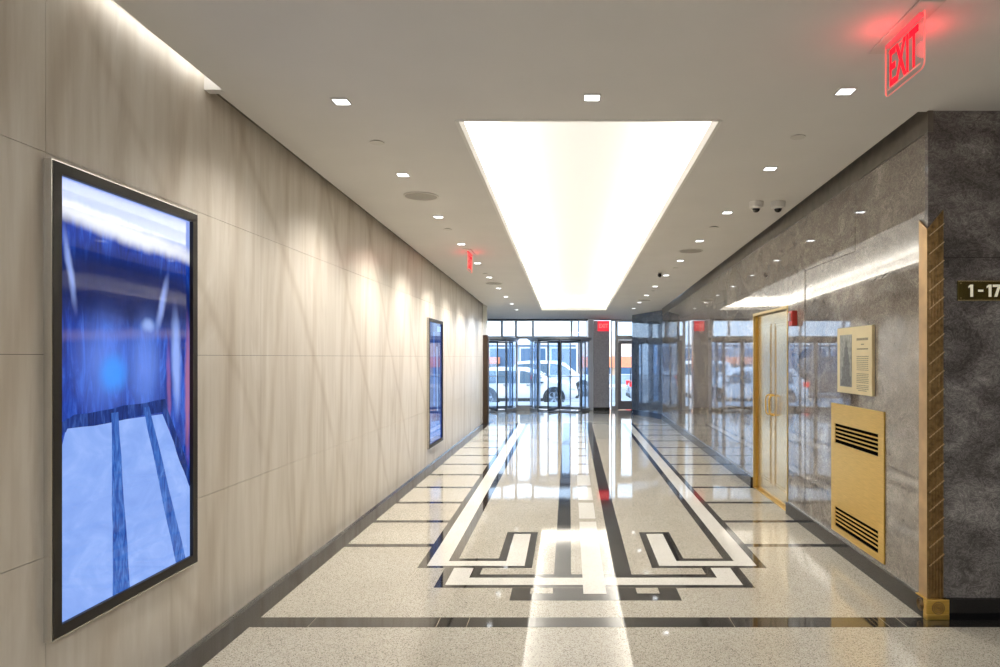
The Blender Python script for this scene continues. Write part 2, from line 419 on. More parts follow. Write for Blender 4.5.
cpan(bm, -3.75, LE2, 16.35, -3.75, LE2, 20.4)
struct('ceiling', bm, M_CEIL)
bm = B(); box(bm, -3.9, 7.4, -4.35, 20.9, 3.6, 3.75); struct('roof_light_block', bm, M_GAP)  # unseen roof slab, added to stop sky light leaking through the ceiling gaps
# dark reveal beside the left wall
bm = B()
hexa(bm, [(XL,3.83,zc(3.83)+.03),(LE2,3.83,zc(3.83)+.03),(LE2,16.1,zc(16.1)+.03),(XL,16.1,zc(16.1)+.03),
          (XL,3.83,zc(3.83)+.06),(LE2,3.83,zc(3.83)+.06),(LE2,16.1,zc(16.1)+.06),(XL,16.1,zc(16.1)+.06)])
struct('trim_8', box(B(), XL, LE+.02, 3.80, 3.86, zc(3.83)+.002, 3.5), M_CEIL)
struct('trim_4', bm, plain('reveal_brown',(.10,.085,.065),.6))
# wall-wash slot at the near left
t = thing('wall_wash_slot', 'narrow bright light slot between the ceiling and the left stone wall, nearest the camera', 'ceiling light', ((XL+LE)/2, 0, zc(0)))
o = obj('housing', box(box(B(), -.04,.0425,-4.1,3.83,.10,.13), .036,.0425,-4.1,3.83,.035,.10), M_WPAINT, t)
o = obj('diffuser', box(B(), -.030,.034,-4.0,3.80,.085,.098), M_SLOTL, t)
for ch in t.children: ch.rotation_euler = (-math.atan(.0224),0,0)

# large cove
t = thing('light_cove', 'long rectangular recessed cove glowing white down the middle of the ceiling', 'ceiling light', ((TX0+TX1)/2, TY0, zc(TY0)))
t.rotation_euler = (-math.atan(.0224),0,0)
W = (TX1-TX0)/2; L = TY1-TY0; E_ = .17; H = .30
bm = B()
# recess top, sides, ends
poly(bm, [(-W-E_,-.05,H),(W+E_,-.05,H),(W+E_,L+E_,H),(-W-E_,L+E_,H)])
poly(bm, [(-W-E_,-.05,CT),(-W-E_,-.05,H),(-W-E_,L+E_,H),(-W-E_,L+E_,CT)])
poly(bm, [(W+E_,-.05,CT),(W+E_,L+E_,CT),(W+E_,L+E_,H),(W+E_,-.05,H)])
poly(bm, [(-W-E_,-.05,CT),(W+E_,-.05,CT),(W+E_,-.05,H),(-W-E_,-.05,H)])
poly(bm, [(-W-E_,L+E_,CT),(-W-E_,L+E_,H),(W+E_,L+E_,H),(W+E_,L+E_,CT)])
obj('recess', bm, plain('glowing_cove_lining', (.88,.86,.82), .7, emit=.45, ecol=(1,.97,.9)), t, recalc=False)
bm = B()
for s in (-1,1): box(bm, s*W-.012, s*W+.012, 0, L, -.004, .075)
box(bm, -W, W, L-.012, L+.012, -.004, .075); box(bm, -W, W, -.012, .012, -.004, .05)
obj('lip', bm, M_WPAINT, t)
for s in (-1,1):
    obj('led_strip', box(B(), *( (W+.05,W+.11) if s>0 else (-W-.11,-W-.05)), .05, L+.05, .04, .06), M_STRIPL, t)
obj('led_strip', box(B(), -W, W, L+.05, L+.11, .04, .06), M_STRIPL, t)

# ------------------------------------------------------------------ ceiling fittings
WARM = (1,.94,.86)
def spot(parent, e, loc=(0,0,-.03), ang=100, blend=1.0, col=WARM, rot=(0,0,0), size=.05):
    l = bpy.data.lights.new('lamp', 'SPOT'); l.energy = e*4.4; l.spot_size = math.radians(ang); l.spot_blend = blend
    l.color = col; l.shadow_soft_size = size
    o = bpy.data.objects.new('lamp', l); C.objects.link(o); o.parent = parent; o.location = loc; o.rotation_euler = rot
    return o
def make_downlight():
    t = thing('downlight', 'x', 'ceiling light')
    bm = B(); s, w = .042, .008
    box(bm,-s-w,-s,-s-w,s+w,-.006,.02); box(bm,s,s+w,-s-w,s+w,-.006,.02); box(bm,-s,s,-s-w,-s,-.006,.02); box(bm,-s,s,s,s+w,-.006,.02)
    obj('frame', bm, M_PLAS, t); obj('lens', box(B(),-s,s,-s,s,-.003,.015), M_LED, t)
    return t
proto = make_downlight(); used = []
def downlight(x, y, label, e, group=None, rot=(0,0,0), ang=100):
    t = proto if not used else copy_tree(proto); used.append(1)
    return t, x, y, label, e, group, rot, ang
dl = []
nL = [3.96+1.47*i for i in range(10)]; nR = [3.815+1.45*i for i in range(10)]
for i, y in enumerate(nL):
    e = [16,28,40,46,50,52,52,52,46,36][i]
    dl.append(downlight(-1.345, y, f'small square recessed downlight, {ORD[i]} from the camera in the left ceiling row', e, 'downlights in the left ceiling row', (0,math.radians(5),0), 130))
for i, y in enumerate(nR):
    dl.append(downlight(1.575+.004*(y-4), y, f'small square recessed downlight, {ORD[i]} from the camera in the right ceiling row', 9 if i == 0 else 20, 'downlights in the right ceiling row'))
dl.append(downlight(.134, 3.9, 'single square recessed downlight just in front of the glowing ceiling cove', 14))
for t, x, y, label, e, g, rot, ang in dl:
    t.location = (x, y, zc(y)); t['label'] = label
    if g: t['group'] = g
    spot(t, e, ang=ang, rot=rot, col=WARM if y < 13 else (.88,.94,1))

spk = [(-1.345,6.09,'round flush ceiling speaker nearest the camera on the left, between two square downlights'),
       (-1.36,12.1,'round flush ceiling speaker far down the left side, beyond the small red exit sign'),
       (1.61,8.86,'round flush ceiling speaker on the right side beyond the two dome cameras'),
       (1.67,14.9,'round flush ceiling speaker furthest down the right side of the ceiling')]
first = None
for x, y, lab in spk:
    if first is None:
        t = thing('ceiling_speaker', lab, 'speaker'); ring(b := B(), (0,0,-.006), .16, .145, .01, 'z', 40)
        obj('rim', b, M_PLAS, t, smooth=False); obj('grille', cyl(B(), (0,0,-.004), .146, .008, 'z', 40), M_GRILL, t); first = t
    else: t = copy_tree(first)
    t.location = (x, y, zc(y)-.002); t['label'] = lab; t['category'] = 'speaker'; t['group'] = 'round ceiling speakers'
first = None
for x, y, lab in [(-1.335,4.66,'small pale sprinkler cover disc between the first two left downlights'),
                  (-1.36,7.5,'small sprinkler cover disc beyond the near left ceiling speaker'),
                  (-1.36,10.9,'small sprinkler cover disc beyond the hanging red exit sign on the left'),
                  (1.555,4.55,'small pale sprinkler cover disc between the first two right downlights'),
                  (1.6,7.4,'small sprinkler cover disc on the right, just beyond the dome cameras'),
                  (1.64,10.3,'small sprinkler cover disc beyond the near right ceiling speaker'),
                  (1.66,13.2,'small sprinkler cover disc furthest down the right side')]:
    if first is None:
        t = thing('sprinkler_cover', lab, 'sprinkler')
        obj('cover_plate', cyl(B(), (0,0,-.008), .05, .004, 'z', 28), M_PLAS, t); obj('cup', cyl(B(), (0,0,-.0035), .038, .006, 'z', 24), M_GAP, t); first = t
    else: t = copy_tree(first)
    t.location = (x, y, zc(y)); t['label'] = lab; t['category'] = 'sprinkler'; t['group'] = 'sprinkler cover discs in the ceiling'
first = None
for x, y, lab in [(1.76,6.30,'white dome security camera on the ceiling, left one of the pair'),
                  (1.965,6.30,'white dome security camera on the ceiling, right one of the pair beside the marble wall')]:
    if first is None:
        t = thing('dome_camera', lab, 'camera')
        obj('housing', cyl(B(), (0,0,-.06), .064, .06, 'z', 32, .068), M_WPAINT, t, bevel=.006)
        obj('collar', cyl(B(), (0,0,-.066), .045, .012, 'z', 32, .056), M_PLAS, t)
        obj('dome', sphere(B(), (0,0,-.064), .036, sz=1.0), M_DOME, t, smooth=True); first = t
    else: t = copy_tree(first)
    t.location = (x, y, zc(y)); t['label'] = lab; t['category'] = 'camera'; t['group'] = 'pair of dome cameras'
t = thing('ceiling_camera', 'tiny black dome sensor hanging from the ceiling right of the glowing cove', 'camera', (1.455,10.75,zc(10.75)))
obj('mount', cyl(B(), (0,0,-.02), .03, .02, 'z', 16), M_PLAS, t); obj('dome', sphere(B(), (0,0,-.045), .034), M_DOME, t, smooth=True)

# exit signs: mount plate, acrylic panel in the YZ plane, red letters
def exit_sign(loc, label, side, wid=.36, hgt=.26, e=.6, rz=0):
    t = thing('exit_sign', label, 'exit sign', loc, rz)
    w = wid/2
    obj('mounting_plate', box(B(), -.055,.055,-w-.07,w+.07,-.012,0), M_PLAS, t, bevel=.003)
    obj('lamp_strip', box(B(), -.012,.012,-w+.02,w-.02,-.026,-.012), M_REDS, t)
    bm = B(); r = .03; pts = [(-w,-.012),(w,-.012)]
    for k in range(7): a = -k/6*PI/2; pts.append((w-r+r*math.cos(a), -hgt+r+r*math.sin(a)))
    for k in range(7): a = -PI/2-k/6*PI/2; pts.append((-w+r+r*math.cos(a), -hgt+r+r*math.sin(a)))
    v0 = [bm.verts.new((-.003,p,q)) for p,q in pts]; v1 = [bm.verts.new((.003,p,q)) for p,q in pts]
    bm.faces.new(v0); bm.faces.new(v1[::-1])
    for i in range(len(pts)):
        j = (i+1)%len(pts); f = bm.faces.new((v0[i],v0[j],v1[j],v1[i])); f.material_index = 1
    p = obj('panel', bm, [M_ACRYL, M_EDGE], t)
    for q in (-.055, -hgt+.028):
        obj('border_line', box(B(), side*.0035-.0006, side*.0035+.0006, -w+.03, w-.03, q-.0015, q+.0015), M_EDGE, t)
    d = (0,-1,0) if side < 0 else (0,1,0)
    text('letters', 'EXIT', .245, M_RED, t, frame((side*.0045,0,-.148), d, (side,0,0)), .001, .54*wid/.36, .005)
    for s in (-1,1):
        l = bpy.data.lights.new('lamp','POINT'); l.energy = e; l.color = (1,.03,.05); l.shadow_soft_size = .04
        lo = bpy.data.objects.new('lamp', l); C.objects.link(lo); lo.parent = t; lo.location = (.10*s, 0, -.10)
    return t
t = exit_sign((1.555,3.11,zc(3.11)), 'large red edge-lit EXIT sign hanging from the ceiling at top right', -1)
exit_sign((-1.325,8.95,zc(8.95)), 'small red edge-lit exit sign hanging on the left, seen almost edge on', 1, wid=.40, e=.45)

# ------------------------------------------------------------------ brass guard at the corner
t = thing('corner_guard', 'ornate fluted brass corner guard with rosette foot at the marble wall corner', 'corner guard', (2.2,4.105,0))
bm = B(); g = .10
def leaf(bm, pts2, ztops):                           # simple L leaves with a pointed top
    pass
# side leaf (faces the corridor, plain gold)
hexa(bm, [(-.014,-.014,.12),(0,0,.12),(0,.085,.12),(-.012,.085,.12),(-.014,-.014,2.38),(0,0,2.38),(0,.085,2.455),(-.012,.085,2.455)])
obj('side_leaf', bm, plain('tan_brass',(.50,.33,.16),.35,.7,var=.2), t)
bm = B()
hexa(bm, [(-.014,-.014,.12),(.088,-.012,.12),(.088,0,.12),(0,0,.12),(-.014,-.014,2.38),(.088,-.012,2.50),(.088,0,2.50),(0,0,2.38)])
obj('front_leaf', bm, M_BRONZE, t)
bm = B()
for k in range(5): x = .004+k*.0185; tube(bm, [(x,-.014,.12),(x,-.014,2.38+(x+.014)*1.1)], .0032, 6)
obj('flutes', bm, M_BRONZE, t, smooth=True)
bm = B(); z = .33
while z < 2.35:
    for k in range(5): 
        x0 = .006+k*.0185; zz = z+k*.0155
        hexa(bm, [(x0-.006,-.021,zz-.009),(x0+.008,-.021,zz+.002),(x0+.008,-.012,zz+.002),(x0-.006,-.012,zz-.009),
                  (x0-.006,-.021,zz-.002),(x0+.008,-.021,zz+.009),(x0+.008,-.012,zz+.009),(x0-.006,-.012,zz-.002)])
    z += .112
obj('diagonal_beads', bm, M_BRONZEL, t)
ft = obj('foot_block', box(box(B(), -.028,.112,-.036,.10,0,.035), -.028,.112,-.036,.10,.035,.125), M_BRASS, t, bevel=.004)
bm = B()
cyl(bm, (.042,-.041,.075), .008, .006, 'y', 16)
for r in (.018,.028,.038): ring(bm, (.042,-.041,.075), r, r-.004, .006, 'y', 24)
obj('rosette', bm, M_BRONZE, ft)
bm = B()
cyl(bm, (-.033,.035,.075), .008, .006, 'x', 16)
for r in (.018,.028,.038): ring(bm, (-.033,.035,.075), r, r-.004, .006, 'x', 24)
obj('rosette', bm, M_BRONZE, ft)

# floor-range sign
t = thing('direction_sign', 'dark brass sign reading 1-17 on the return wall at the right edge', 'sign', (2.375,4.105,2.005))
obj('plate', box(B(), 0,.46,-.012,-.0,-.062,.062), M_BRASSD, t, bevel=.002)
obj('border', box(box(B(), 0,.46,-.0135,-.012,.056,.062), 0,.46,-.0135,-.012,-.062,-.056), M_BRASSP, t)
for z in (-.045,.045): obj('screw', cyl(B(), (.018,-.015,z), .004,.004,'y',10), M_BRASSP, t)
bm = B(); hz = .037
def one(x):
    box(bm, x+.012, x+.028, -.0155,-.0125,-hz,hz)
    hexa(bm, [(x,-.0155,.016),(x,-.0125,.016),(x+.0125,-.0125,.024),(x+.0125,-.0155,.024),(x,-.0155,.027),(x,-.0125,.027),(x+.0125,-.0125,hz),(x+.0125,-.0155,hz)])
one(.064); one(.176)
box(bm, .124,.154,-.0155,-.0125,-.006,.006)
box(bm, .213,.258,-.0155,-.0125,hz-.014,hz)
hexa(bm, [(.222,-.0155,-hz),(.222,-.0125,-hz),(.239,-.0125,-hz),(.239,-.0155,-hz),(.242,-.0155,hz-.014),(.242,-.0125,hz-.014),(.258,-.0125,hz-.014),(.258,-.0155,hz-.014)])
obj('letters', bm, M_TXT, t)

# ------------------------------------------------------------------ right wall things (local frame: +y along wall, -x into hall)
def onwall(name, label, cat, y): return thing(name, label, cat, (xr(y), y, 0), RANG)
# vent panel
YC = 5.17; t = onwall('vent_panel', 'tall gold vent panel with two louvers, low on the marble wall', 'vent', YC)
bm = B(); w = .49
X0, X1 = -.010, .0
for a in ((.15,.20),(.36,.89),(1.05,1.215)): box(bm, X0, X1, -w, w, *a)
for a in ((.20,.36),(.89,1.05)): box(bm, X0, X1, -w, -.40, *a); box(bm, X0, X1, .41, w, *a)
obj('panel', bm, M_BRASS, t)
for z0 in (.20,.89):
    l = obj('louver', box(B(), -.0025, .001, -.40, .41, z0, z0+.16), M_SLOT, t)
    bm = B()
    for k in range(4):
        z = z0+.0185+k*.0315+.012
        hexa(bm, [(-.009,-.40,z),(-.003,-.40,z+.004),(-.003,.41,z+.004),(-.009,.41,z),(-.009,-.40,z+.006),(-.003,-.40,z+.010),(-.003,.41,z+.010),(-.009,.41,z+.006)])
    obj('slats', bm, M_BRASS, l)
# plaque
YC = 5.165; t = onwall('wall_plaque', 'square pale gold plaque with an etched tower picture and text lines on the marble wall', 'plaque', YC)
obj('plate', box(B(), -.024, 0, -.325, .325, 1.315, 1.832), M_PLATE, t, bevel=.003)
pic = obj('picture', box(B(), -.0262, -.023, .03, .265, 1.365, 1.775), M_PHOTO, t)
bm = B()
def prof(pts): 
    v0 = [bm.verts.new((-.0275,p,q)) for p,q in pts]; v1 = [bm.verts.new((-.026,p,q)) for p,q in pts]
    bm.faces.new(v0); bm.faces.new(v1)
    for i in range(len(pts)): j=(i+1)%len(pts); bm.faces.new((v0[i],v0[j],v1[j],v1[i]))
prof([(.05,1.37),(.05,1.45),(.068,1.45),(.068,1.56),(.085,1.56),(.085,1.62),(.10,1.62),(.10,1.675),(.118,1.675),(.135,1.73),(.152,1.675),(.17,1.675),(.17,1.60),(.19,1.60),(.19,1.52),(.215,1.52),(.215,1.42),(.245,1.42),(.245,1.37)])
obj('tower_engraving', bm, M_PHOTOD, pic)
bm = B(); random.seed(3)
def tline(z, y0, y1, h, dash):
    y = y1
    while y > y0+.004:
        l = min(random.uniform(.6,1.4)*dash, y-y0); box(bm, -.0248, -.0238, y-l, y, z, z+h); y -= l+dash*.28
tline(1.725,-.27,-.06,.018,.014); tline(1.69,-.19,-.14,.009,.012); tline(1.655,-.26,-.065,.010,.013)
for z0, nn in ((1.50,8),(1.405,6),(1.345,4)):
    for k in range(nn):
        a, b = (-.27,-.06) if not (z0 < 1.4 and k == 0) else (-.24,-.09)
        tline(z0+k*.0145*(.9 if z0<1.45 else 1), a, b, .006, .02)
obj('text_lines', bm, M_ENGR, t)
# fire alarm
t = onwall('fire_alarm', 'red fire alarm strobe on the marble wall just right of the brass doors', 'fire alarm', 6.62)
obj('housing', box(B(), -.055,0,-.055,.055,1.905,2.055), M_REDL, t, bevel=.008)
obj('strobe_lens', box(B(), -.075,-.05,-.022,.022,1.955,2.035), plain('strobe_clear',(.7,.62,.6),.1), t, bevel=.006)
obj('sounder', cyl(B(), (-.06,0,1.928), .016, .01, 'x', 16), M_REDL, t)
# brass double doors (recessed)
t = thing('door_1', 'pair of pale polished brass doors with D pull handles in the marble wall', 'door', (xr(DY0), DY0, 0), RANG)
t['kind'] = 'structure'
DW = DY1-DY0
obj('door_frame', box(box(box(B(), -.006,.14,0,.022,0,DZ), -.006,.14,DW-.035,DW,0,DZ), -.006,.14,.022,DW-.035,DZ-.03,DZ), plain('door_frame_brass',(.60,.43,.15),.3,.8), t, bevel=.003)
obj('door_stop', box(B(), .02,.04,DW-.05,DW-.035,0,DZ-.035), M_BRASS, t)
mid = DW/2
for s, (a, b) in enumerate(((.037,mid-.003),(mid+.003,DW-.037))):
    lf = obj('door_leaf', box(B(), .045,.085,a,b,.012,DZ-.037), M_BRASSP, t, bevel=.003)
    bm = B(); ia, ib, z0, z1 = a+.07, b-.07, .16, DZ-.15
    for d in (0,.03):
        q = d; box(bm,.039,.046,ia+q,ib-q,z0+q,z0+q+.008); box(bm,.039,.046,ia+q,ib-q,z1-q-.008,z1-q)
        box(bm,.039,.046,ia+q,ia+q+.008,z0+q,z1-q); box(bm,.039,.046,ib-q-.008,ib-q,z0+q,z1-q)
    obj('moulding', bm, M_BRASSP, lf)
    hy = mid-.07 if s == 0 else mid+.07
    out = -1 if s == 0 else 1
    tube(b_ := B(), [(.045,hy,1.17),(.01,hy,1.17),(-.01,hy,1.155),(-.018,hy,1.12),(-.018,hy,1.0),(-.01,hy,.965),(.01,hy,.95),(.045,hy,.95)], .009, 10)
    obj('handle', b_, M_BRASS, lf, smooth=True)
    hg = a+.004 if s == 0 else b-.004
    for z in (.3,1.1,1.85): 
        obj('hinge', cyl(B(), (.040,hg,z), .008, .1, 'z', 10), M_BRASS, lf)
obj('backing', box(B(), .14,.16,0,DW,0,DZ), M_GAP, t)
bm = B(); box(bm, 0,.14,.035,DW-.035,.0,.008); obj('threshold', bm, M_BRASS, t)

# ------------------------------------------------------------------ screens on the left wall
def emis(name, stops_fn):
    return None
def pic_mat(name, lo, mid, hi, s=1.0, sc=3, st=(1,4,.8)):
    a = NT(name); v = a.coord(st); n = a.noise(v, sc, 7, .6, 1.0)
    col = a.ramp(n, [(.28,lo),(.5,mid),(.74,hi)])
    a.set(Base_Color=(.005,.005,.01,1), Roughness=.04)
    a.l(col, a.b.inputs['Emission Color']); a.b.inputs['Emission Strength'].default_value = s
    return a.m
P_WALL = pic_mat('painted_blue_wall', (.006,.03,.24), (.02,.10,.52), (.10,.27,.86))
P_GLOW = pic_mat('painted_light_blue', (.05,.16,.62), (.16,.34,.88), (.35,.58,1), sc=4)
def painting(name, HW, HH, base, blobs, st=1.0):
    a = NT(name); v = a.coord((1,.5/HW,.5/HH))
    ad = a.n('ShaderNodeVectorMath', operation='ADD'); a.l(v, ad.inputs[0]); ad.inputs[1].default_value = (0,.5,.5)
    nz = a.n('ShaderNodeTexNoise'); nz.inputs['Scale'].default_value = 7; nz.inputs['Detail'].default_value = 3; nz.inputs['Roughness'].default_value = .65; a.l(v, nz.inputs['Vector'])
    sb = a.n('ShaderNodeVectorMath', operation='SUBTRACT'); a.l(nz.outputs['Color'], sb.inputs[0]); sb.inputs[1].default_value = (.5,.5,.5)
    ms = a.n('ShaderNodeVectorMath', operation='MULTIPLY'); a.l(sb.outputs[0], ms.inputs[0]); ms.inputs[1].default_value = (0,.16*st,.09*st)
    sm = a.n('ShaderNodeVectorMath', operation='ADD'); a.l(ad.outputs[0], sm.inputs[0]); a.l(ms.outputs[0], sm.inputs[1])
    n = a.noise(a.coord((1,5,1)), 4, 8, .65, 1)
    col = a.ramp(n, [(.28,base[0]),(.5,base[1]),(.74,base[2])])
    for (u, w_, ru, rw, ang, soft, amt, c) in blobs:
        q = a.n('ShaderNodeVectorMath', operation='SUBTRACT'); a.l(sm.outputs[0], q.inputs[0]); q.inputs[1].default_value = (0,u,w_)
        r = a.n('ShaderNodeVectorRotate', rotation_type='X_AXIS'); a.l(q.outputs[0], r.inputs['Vector']); r.inputs['Angle'].default_value = math.radians(ang)
        k = a.n('ShaderNodeVectorMath', operation='MULTIPLY'); a.l(r.outputs[0], k.inputs[0]); k.inputs[1].default_value = (0,1/ru,1/rw)
        ln = a.n('ShaderNodeVectorMath', operation='LENGTH'); a.l(k.outputs[0], ln.inputs[0])
        mr = a.n('ShaderNodeMapRange', interpolation_type='SMOOTHSTEP'); a.l(ln.outputs['Value'], mr.inputs['Value'])
        mr.inputs['From Min'].default_value = 1-soft; mr.inputs['From Max'].default_value = 1+soft*.3
        mr.inputs['To Min'].default_value = amt; mr.inputs['To Max'].default_value = 0
        col = a.mix(mr.outputs[0], col, c)
    a.set(Base_Color=(.005,.005,.01,1), Roughness=.04)
    a.l(col, a.b.inputs['Emission Color']); a.b.inputs['Emission Strength'].default_value = 1
    return a.m
BLOBS = [(.5,.765,.9,.11,1,.5,.95,(.002,.010,.08)), (.5,1.02,1.1,.13,2,.35,.85,(.30,.42,.90)), (.5,.915,.9,.030,2,.8,.95,(.92,.95,1)),  # white band near the top: gleam on the glass, painted into the picture
 (.5,.655,.8,.018,-1,.9,.3,(.30,.22,.30)), (.3,.58,.22,.14,0,.9,.75,(.10,.22,.82)), (.60,.57,.15,.15,0,.9,.75,(.13,.26,.85)),
 (.35,.555,.11,.055,0,.7,.9,(.04,.28,.95)), (.87,.58,.05,.16,-4,.7,.9,(.28,.42,.92)), (.80,.50,.02,.15,0,.8,.7,(.30,.10,.28)), (.98,.50,.03,.22,0,.7,.8,(.42,.16,.28)),
 (.07,.80,.022,.10,-20,.8,.8,(.3,.42,.9)), (.74,.745,.03,.10,34,.8,.8,(.3,.42,.92)), (.62,.68,.06,.02,0,.8,.7,(.35,.5,.95)), (.72,.45,.1,.10,0,.8,.5,(.01,.04,.3))]
P_TOP = pic_mat('painted_pale_top', (.22,.38,.85), (.45,.58,.92), (.80,.86,1), sc=2, st=(1,1,5))
P_DEEP = pic_mat('painted_navy', (.003,.008,.06), (.008,.03,.20), (.05,.14,.5), sc=6)
P_FLOOR = pic_mat('painted_lavender_floor', (.19,.33,.80), (.23,.38,.86), (.32,.48,.95), sc=2, st=(1,2,3))
P_STRIPE = pic_mat('painted_blue_stripe', (.01,.03,.22), (.03,.11,.45), (.10,.25,.7), sc=12)
P_RUST = pic_mat('painted_rust_streak', (.10,.03,.25), (.30,.10,.26), (.50,.25,.45), sc=8)
P_CYAN = pic_mat('painted_cyan_glow', (.03,.2,.8), (.07,.32,.95), (.14,.45,1), sc=4)
P_MAIN = painting('painted_blue_room', .467, .894, [(.001,.008,.11),(.004,.04,.36),(.04,.16,.78)], BLOBS, .25)
PM = [P_MAIN,P_GLOW,P_TOP,P_DEEP,P_FLOOR,P_STRIPE,P_RUST,P_CYAN]
def screen(y0, y1, z0, z1, label, fr=.045, dim=False):
    t = thing('video_screen', label, 'screen', (XL, (y0+y1)/2, (z0+z1)/2))
    hw, hh = (y1-y0)/2, (z1-z0)/2
    bm = B(); D = .035
    for a in ((-hw,-hw+fr,-hh,hh),(hw-fr,hw,-hh,hh),(-hw+fr,hw-fr,-hh,-hh+fr),(-hw+fr,hw-fr,hh-fr,hh)): box(bm, .0, D, a[0], a[1], a[2], a[3])
    obj('frame', bm, M_TVF, t)
    bm = B(); e = .006
    for a in ((-hw-e,-hw,-hh-e,hh+e),(hw,hw+e,-hh-e,hh+e),(-hw,hw,-hh-e,-hh),(-hw,hw,hh,hh+e)): box(bm, .0, D-.003, a[0], a[1], a[2], a[3])
    obj('edge_trim', bm, M_TVE, t)
    pw, ph = hw-fr, hh-fr
    bm = B()
    def U(u, v, k=0): return (.016+.0006*k, -pw+2*pw*u, -ph+2*ph*v)
    def patch(pts, mi, k, jag=0):
        if jag:
            q = []
            for i in range(len(pts)):
                a, b = pts[i], pts[(i+1)%len(pts)]
                for s in range(8):
                    f = s/8; q.append((min(1,max(0,a[0]+(b[0]-a[0])*f+random.uniform(-jag,jag))), min(1,max(0,a[1]+(b[1]-a[1])*f+random.uniform(-jag,jag)*.5))))
            pts = q
        poly(bm, [U(u,v,k) for u,v in pts], mi)
    random.seed(11)
    box(bm, .0, .016, -pw, pw, -ph, ph, 0)
    if not dim:
        patch([(0,.0),(1,.0),(1,.22),(.74,.435),(.05,.435),(0,.36)], 4, 2)
        patch([(0,.405),(.05,.43),(.74,.44),(1,.20),(1,.255),(.76,.475),(.10,.462),(0,.445)], 3, 3, .005)
        patch([(.345,.0),(.47,.0),(.385,.455),(.335,.455)], 5, 4, .003)
        patch([(.86,.0),(.955,.0),(.625,.46),(.575,.46)], 5, 4, .003)
    else:
        patch([(0,0),(1,0),(1,.22),(0,.26)], 3, 1, .006)
        patch([(.1,.05),(.9,.03),(.8,.16),(.2,.18)], 5, 2, .01)
        patch([(.35,.3),(.33,.92),(.45,.92),(.47,.3)], 5, 1, .01)
        patch([(.6,.25),(.58,.8),(.68,.8),(.7,.25)], 1, 1, .01)
        patch([(.62,.93),(.62,.975),(.92,.975),(.92,.93)], 1, 2, .004)
    for m_ in (PM2 if dim else []): m_.node_tree.nodes['Principled BSDF'].inputs['Specular IOR Level'].default_value = .12
    obj('display', bm, PM2 if dim else PM, t)
    return t
PM2 = [pic_mat('painted_indigo_wall', (.006,.014,.09), (.02,.045,.18), (.05,.10,.32)), pic_mat('painted_pale_streak', (.06,.14,.4), (.15,.28,.6), (.35,.5,.85)), P_TOP, P_DEEP, P_FLOOR, P_STRIPE, P_RUST, P_CYAN]
screen(2.645, 3.672, .48, 2.378, 'large portrait wall screen showing a blue room with a striped pale floor, nearest the camera')
screen(9.76, 10.84, .26, 2.17, 'distant portrait wall screen with a dark blue picture on the stone wall', dim=True)

# ------------------------------------------------------------------ storefront
YS = 20.3; HEAD = 2.2
ZT = zc(20.3)-.03
def fr_box(bm, x0, x1, z0, z1, w, d=.06, y=YS):
    box(bm,x0,x0+w,y-d,y+d,z0,z1); box(bm,x1-w,x1,y-d,y+d,z0,z1); box(bm,x0+w,x1-w,y-d,y+d,z1-w,z1); box(bm,x0+w,x1-w,y-d,y+d,z0,z0+w)
wi = 0
def window(x0, x1, z0, z1, w=.03, bottom=None):
    global wi; wi += 1
    t = thing('window_%d' % wi, None, None); t['kind'] = 'structure'
    bm = B(); fr_box(bm, x0, x1, z0, z1, w)
    if bottom: box(bm, x0+w, x1-w, YS-.06, YS+.06, z0+w, z0+bottom)
    obj('window_frame', bm, M_ALU, t); obj('pane', box(B(), x0+w, x1-w, YS-.006, YS+.006, z0+w, z1-w), M_GLASS, t)
    return t
def px(x, Y=YS): return (x-VX)*Y/F
xs = [-3.75, px(460), px(502), px(516), px(533), px(571.5), px(587.5)]
for a, b in zip(xs[:-1], xs[1:]): window(a, b, HEAD, ZT)
window(px(516), px(533), 0, HEAD, .05, .14)                      # fixed glass between the revolving doors
window(-3.75, -3.32, 0, HEAD, .05, .14)
window(px(611), px(616), 0, ZT, .03, .12)
window(px(616), 2.05, HEAD, ZT, .05)
bm = B(); box(bm, -3.75, px(588), YS-.10, YS+.10, ZT-.0, 3.3); struct('trim_5', bm, M_ALUD)
bm = B(); box(bm, px(588), px(593.5), YS-.12, YS+.14, 0, 3.3); struct('trim_6', bm, plain('pale_jamb_metal', (.80,.85,.95), .35, .1))
bm = B(); box(bm, px(588), 3.0, YS-.08, YS+.14, ZT, 3.3); struct('trim_7', bm, plain('pale_soffit', (.6,.62,.66), .5))
# column
t = thing('column', 'square grey stone column with black base between the glass doors', 'column', (px(601.5,20.0),20.2,0))
obj('shaft', box(B(), -.235,.235,-.22,.22,.10,2.68), M_COLUMN, t, bevel=.004); obj('base', box(B(), -.245,.245,-.23,.23,0,.10), M_BLACK, t)
# exit sign on the column
t = thing('exit_sign', 'small glowing red exit sign high on the grey column at the far doors', 'exit sign', (px(603.5,19.9),19.96,2.52))
obj('plate', box(B(), -.17,.17,-.03,.0,-.15,.15), plain('red_panel', (.6,.03,.05), .4, emit=.8, ecol=(1,.03,.06)), t, bevel=.004)
text('letters','EXIT',.17,plain('pink_letters',(1,.3,.3),.4,emit=1.2,ecol=(1,.12,.12)),t,frame((0,-.032,0),(1,0,0),(0,-1,0)),.001,.8,.004)
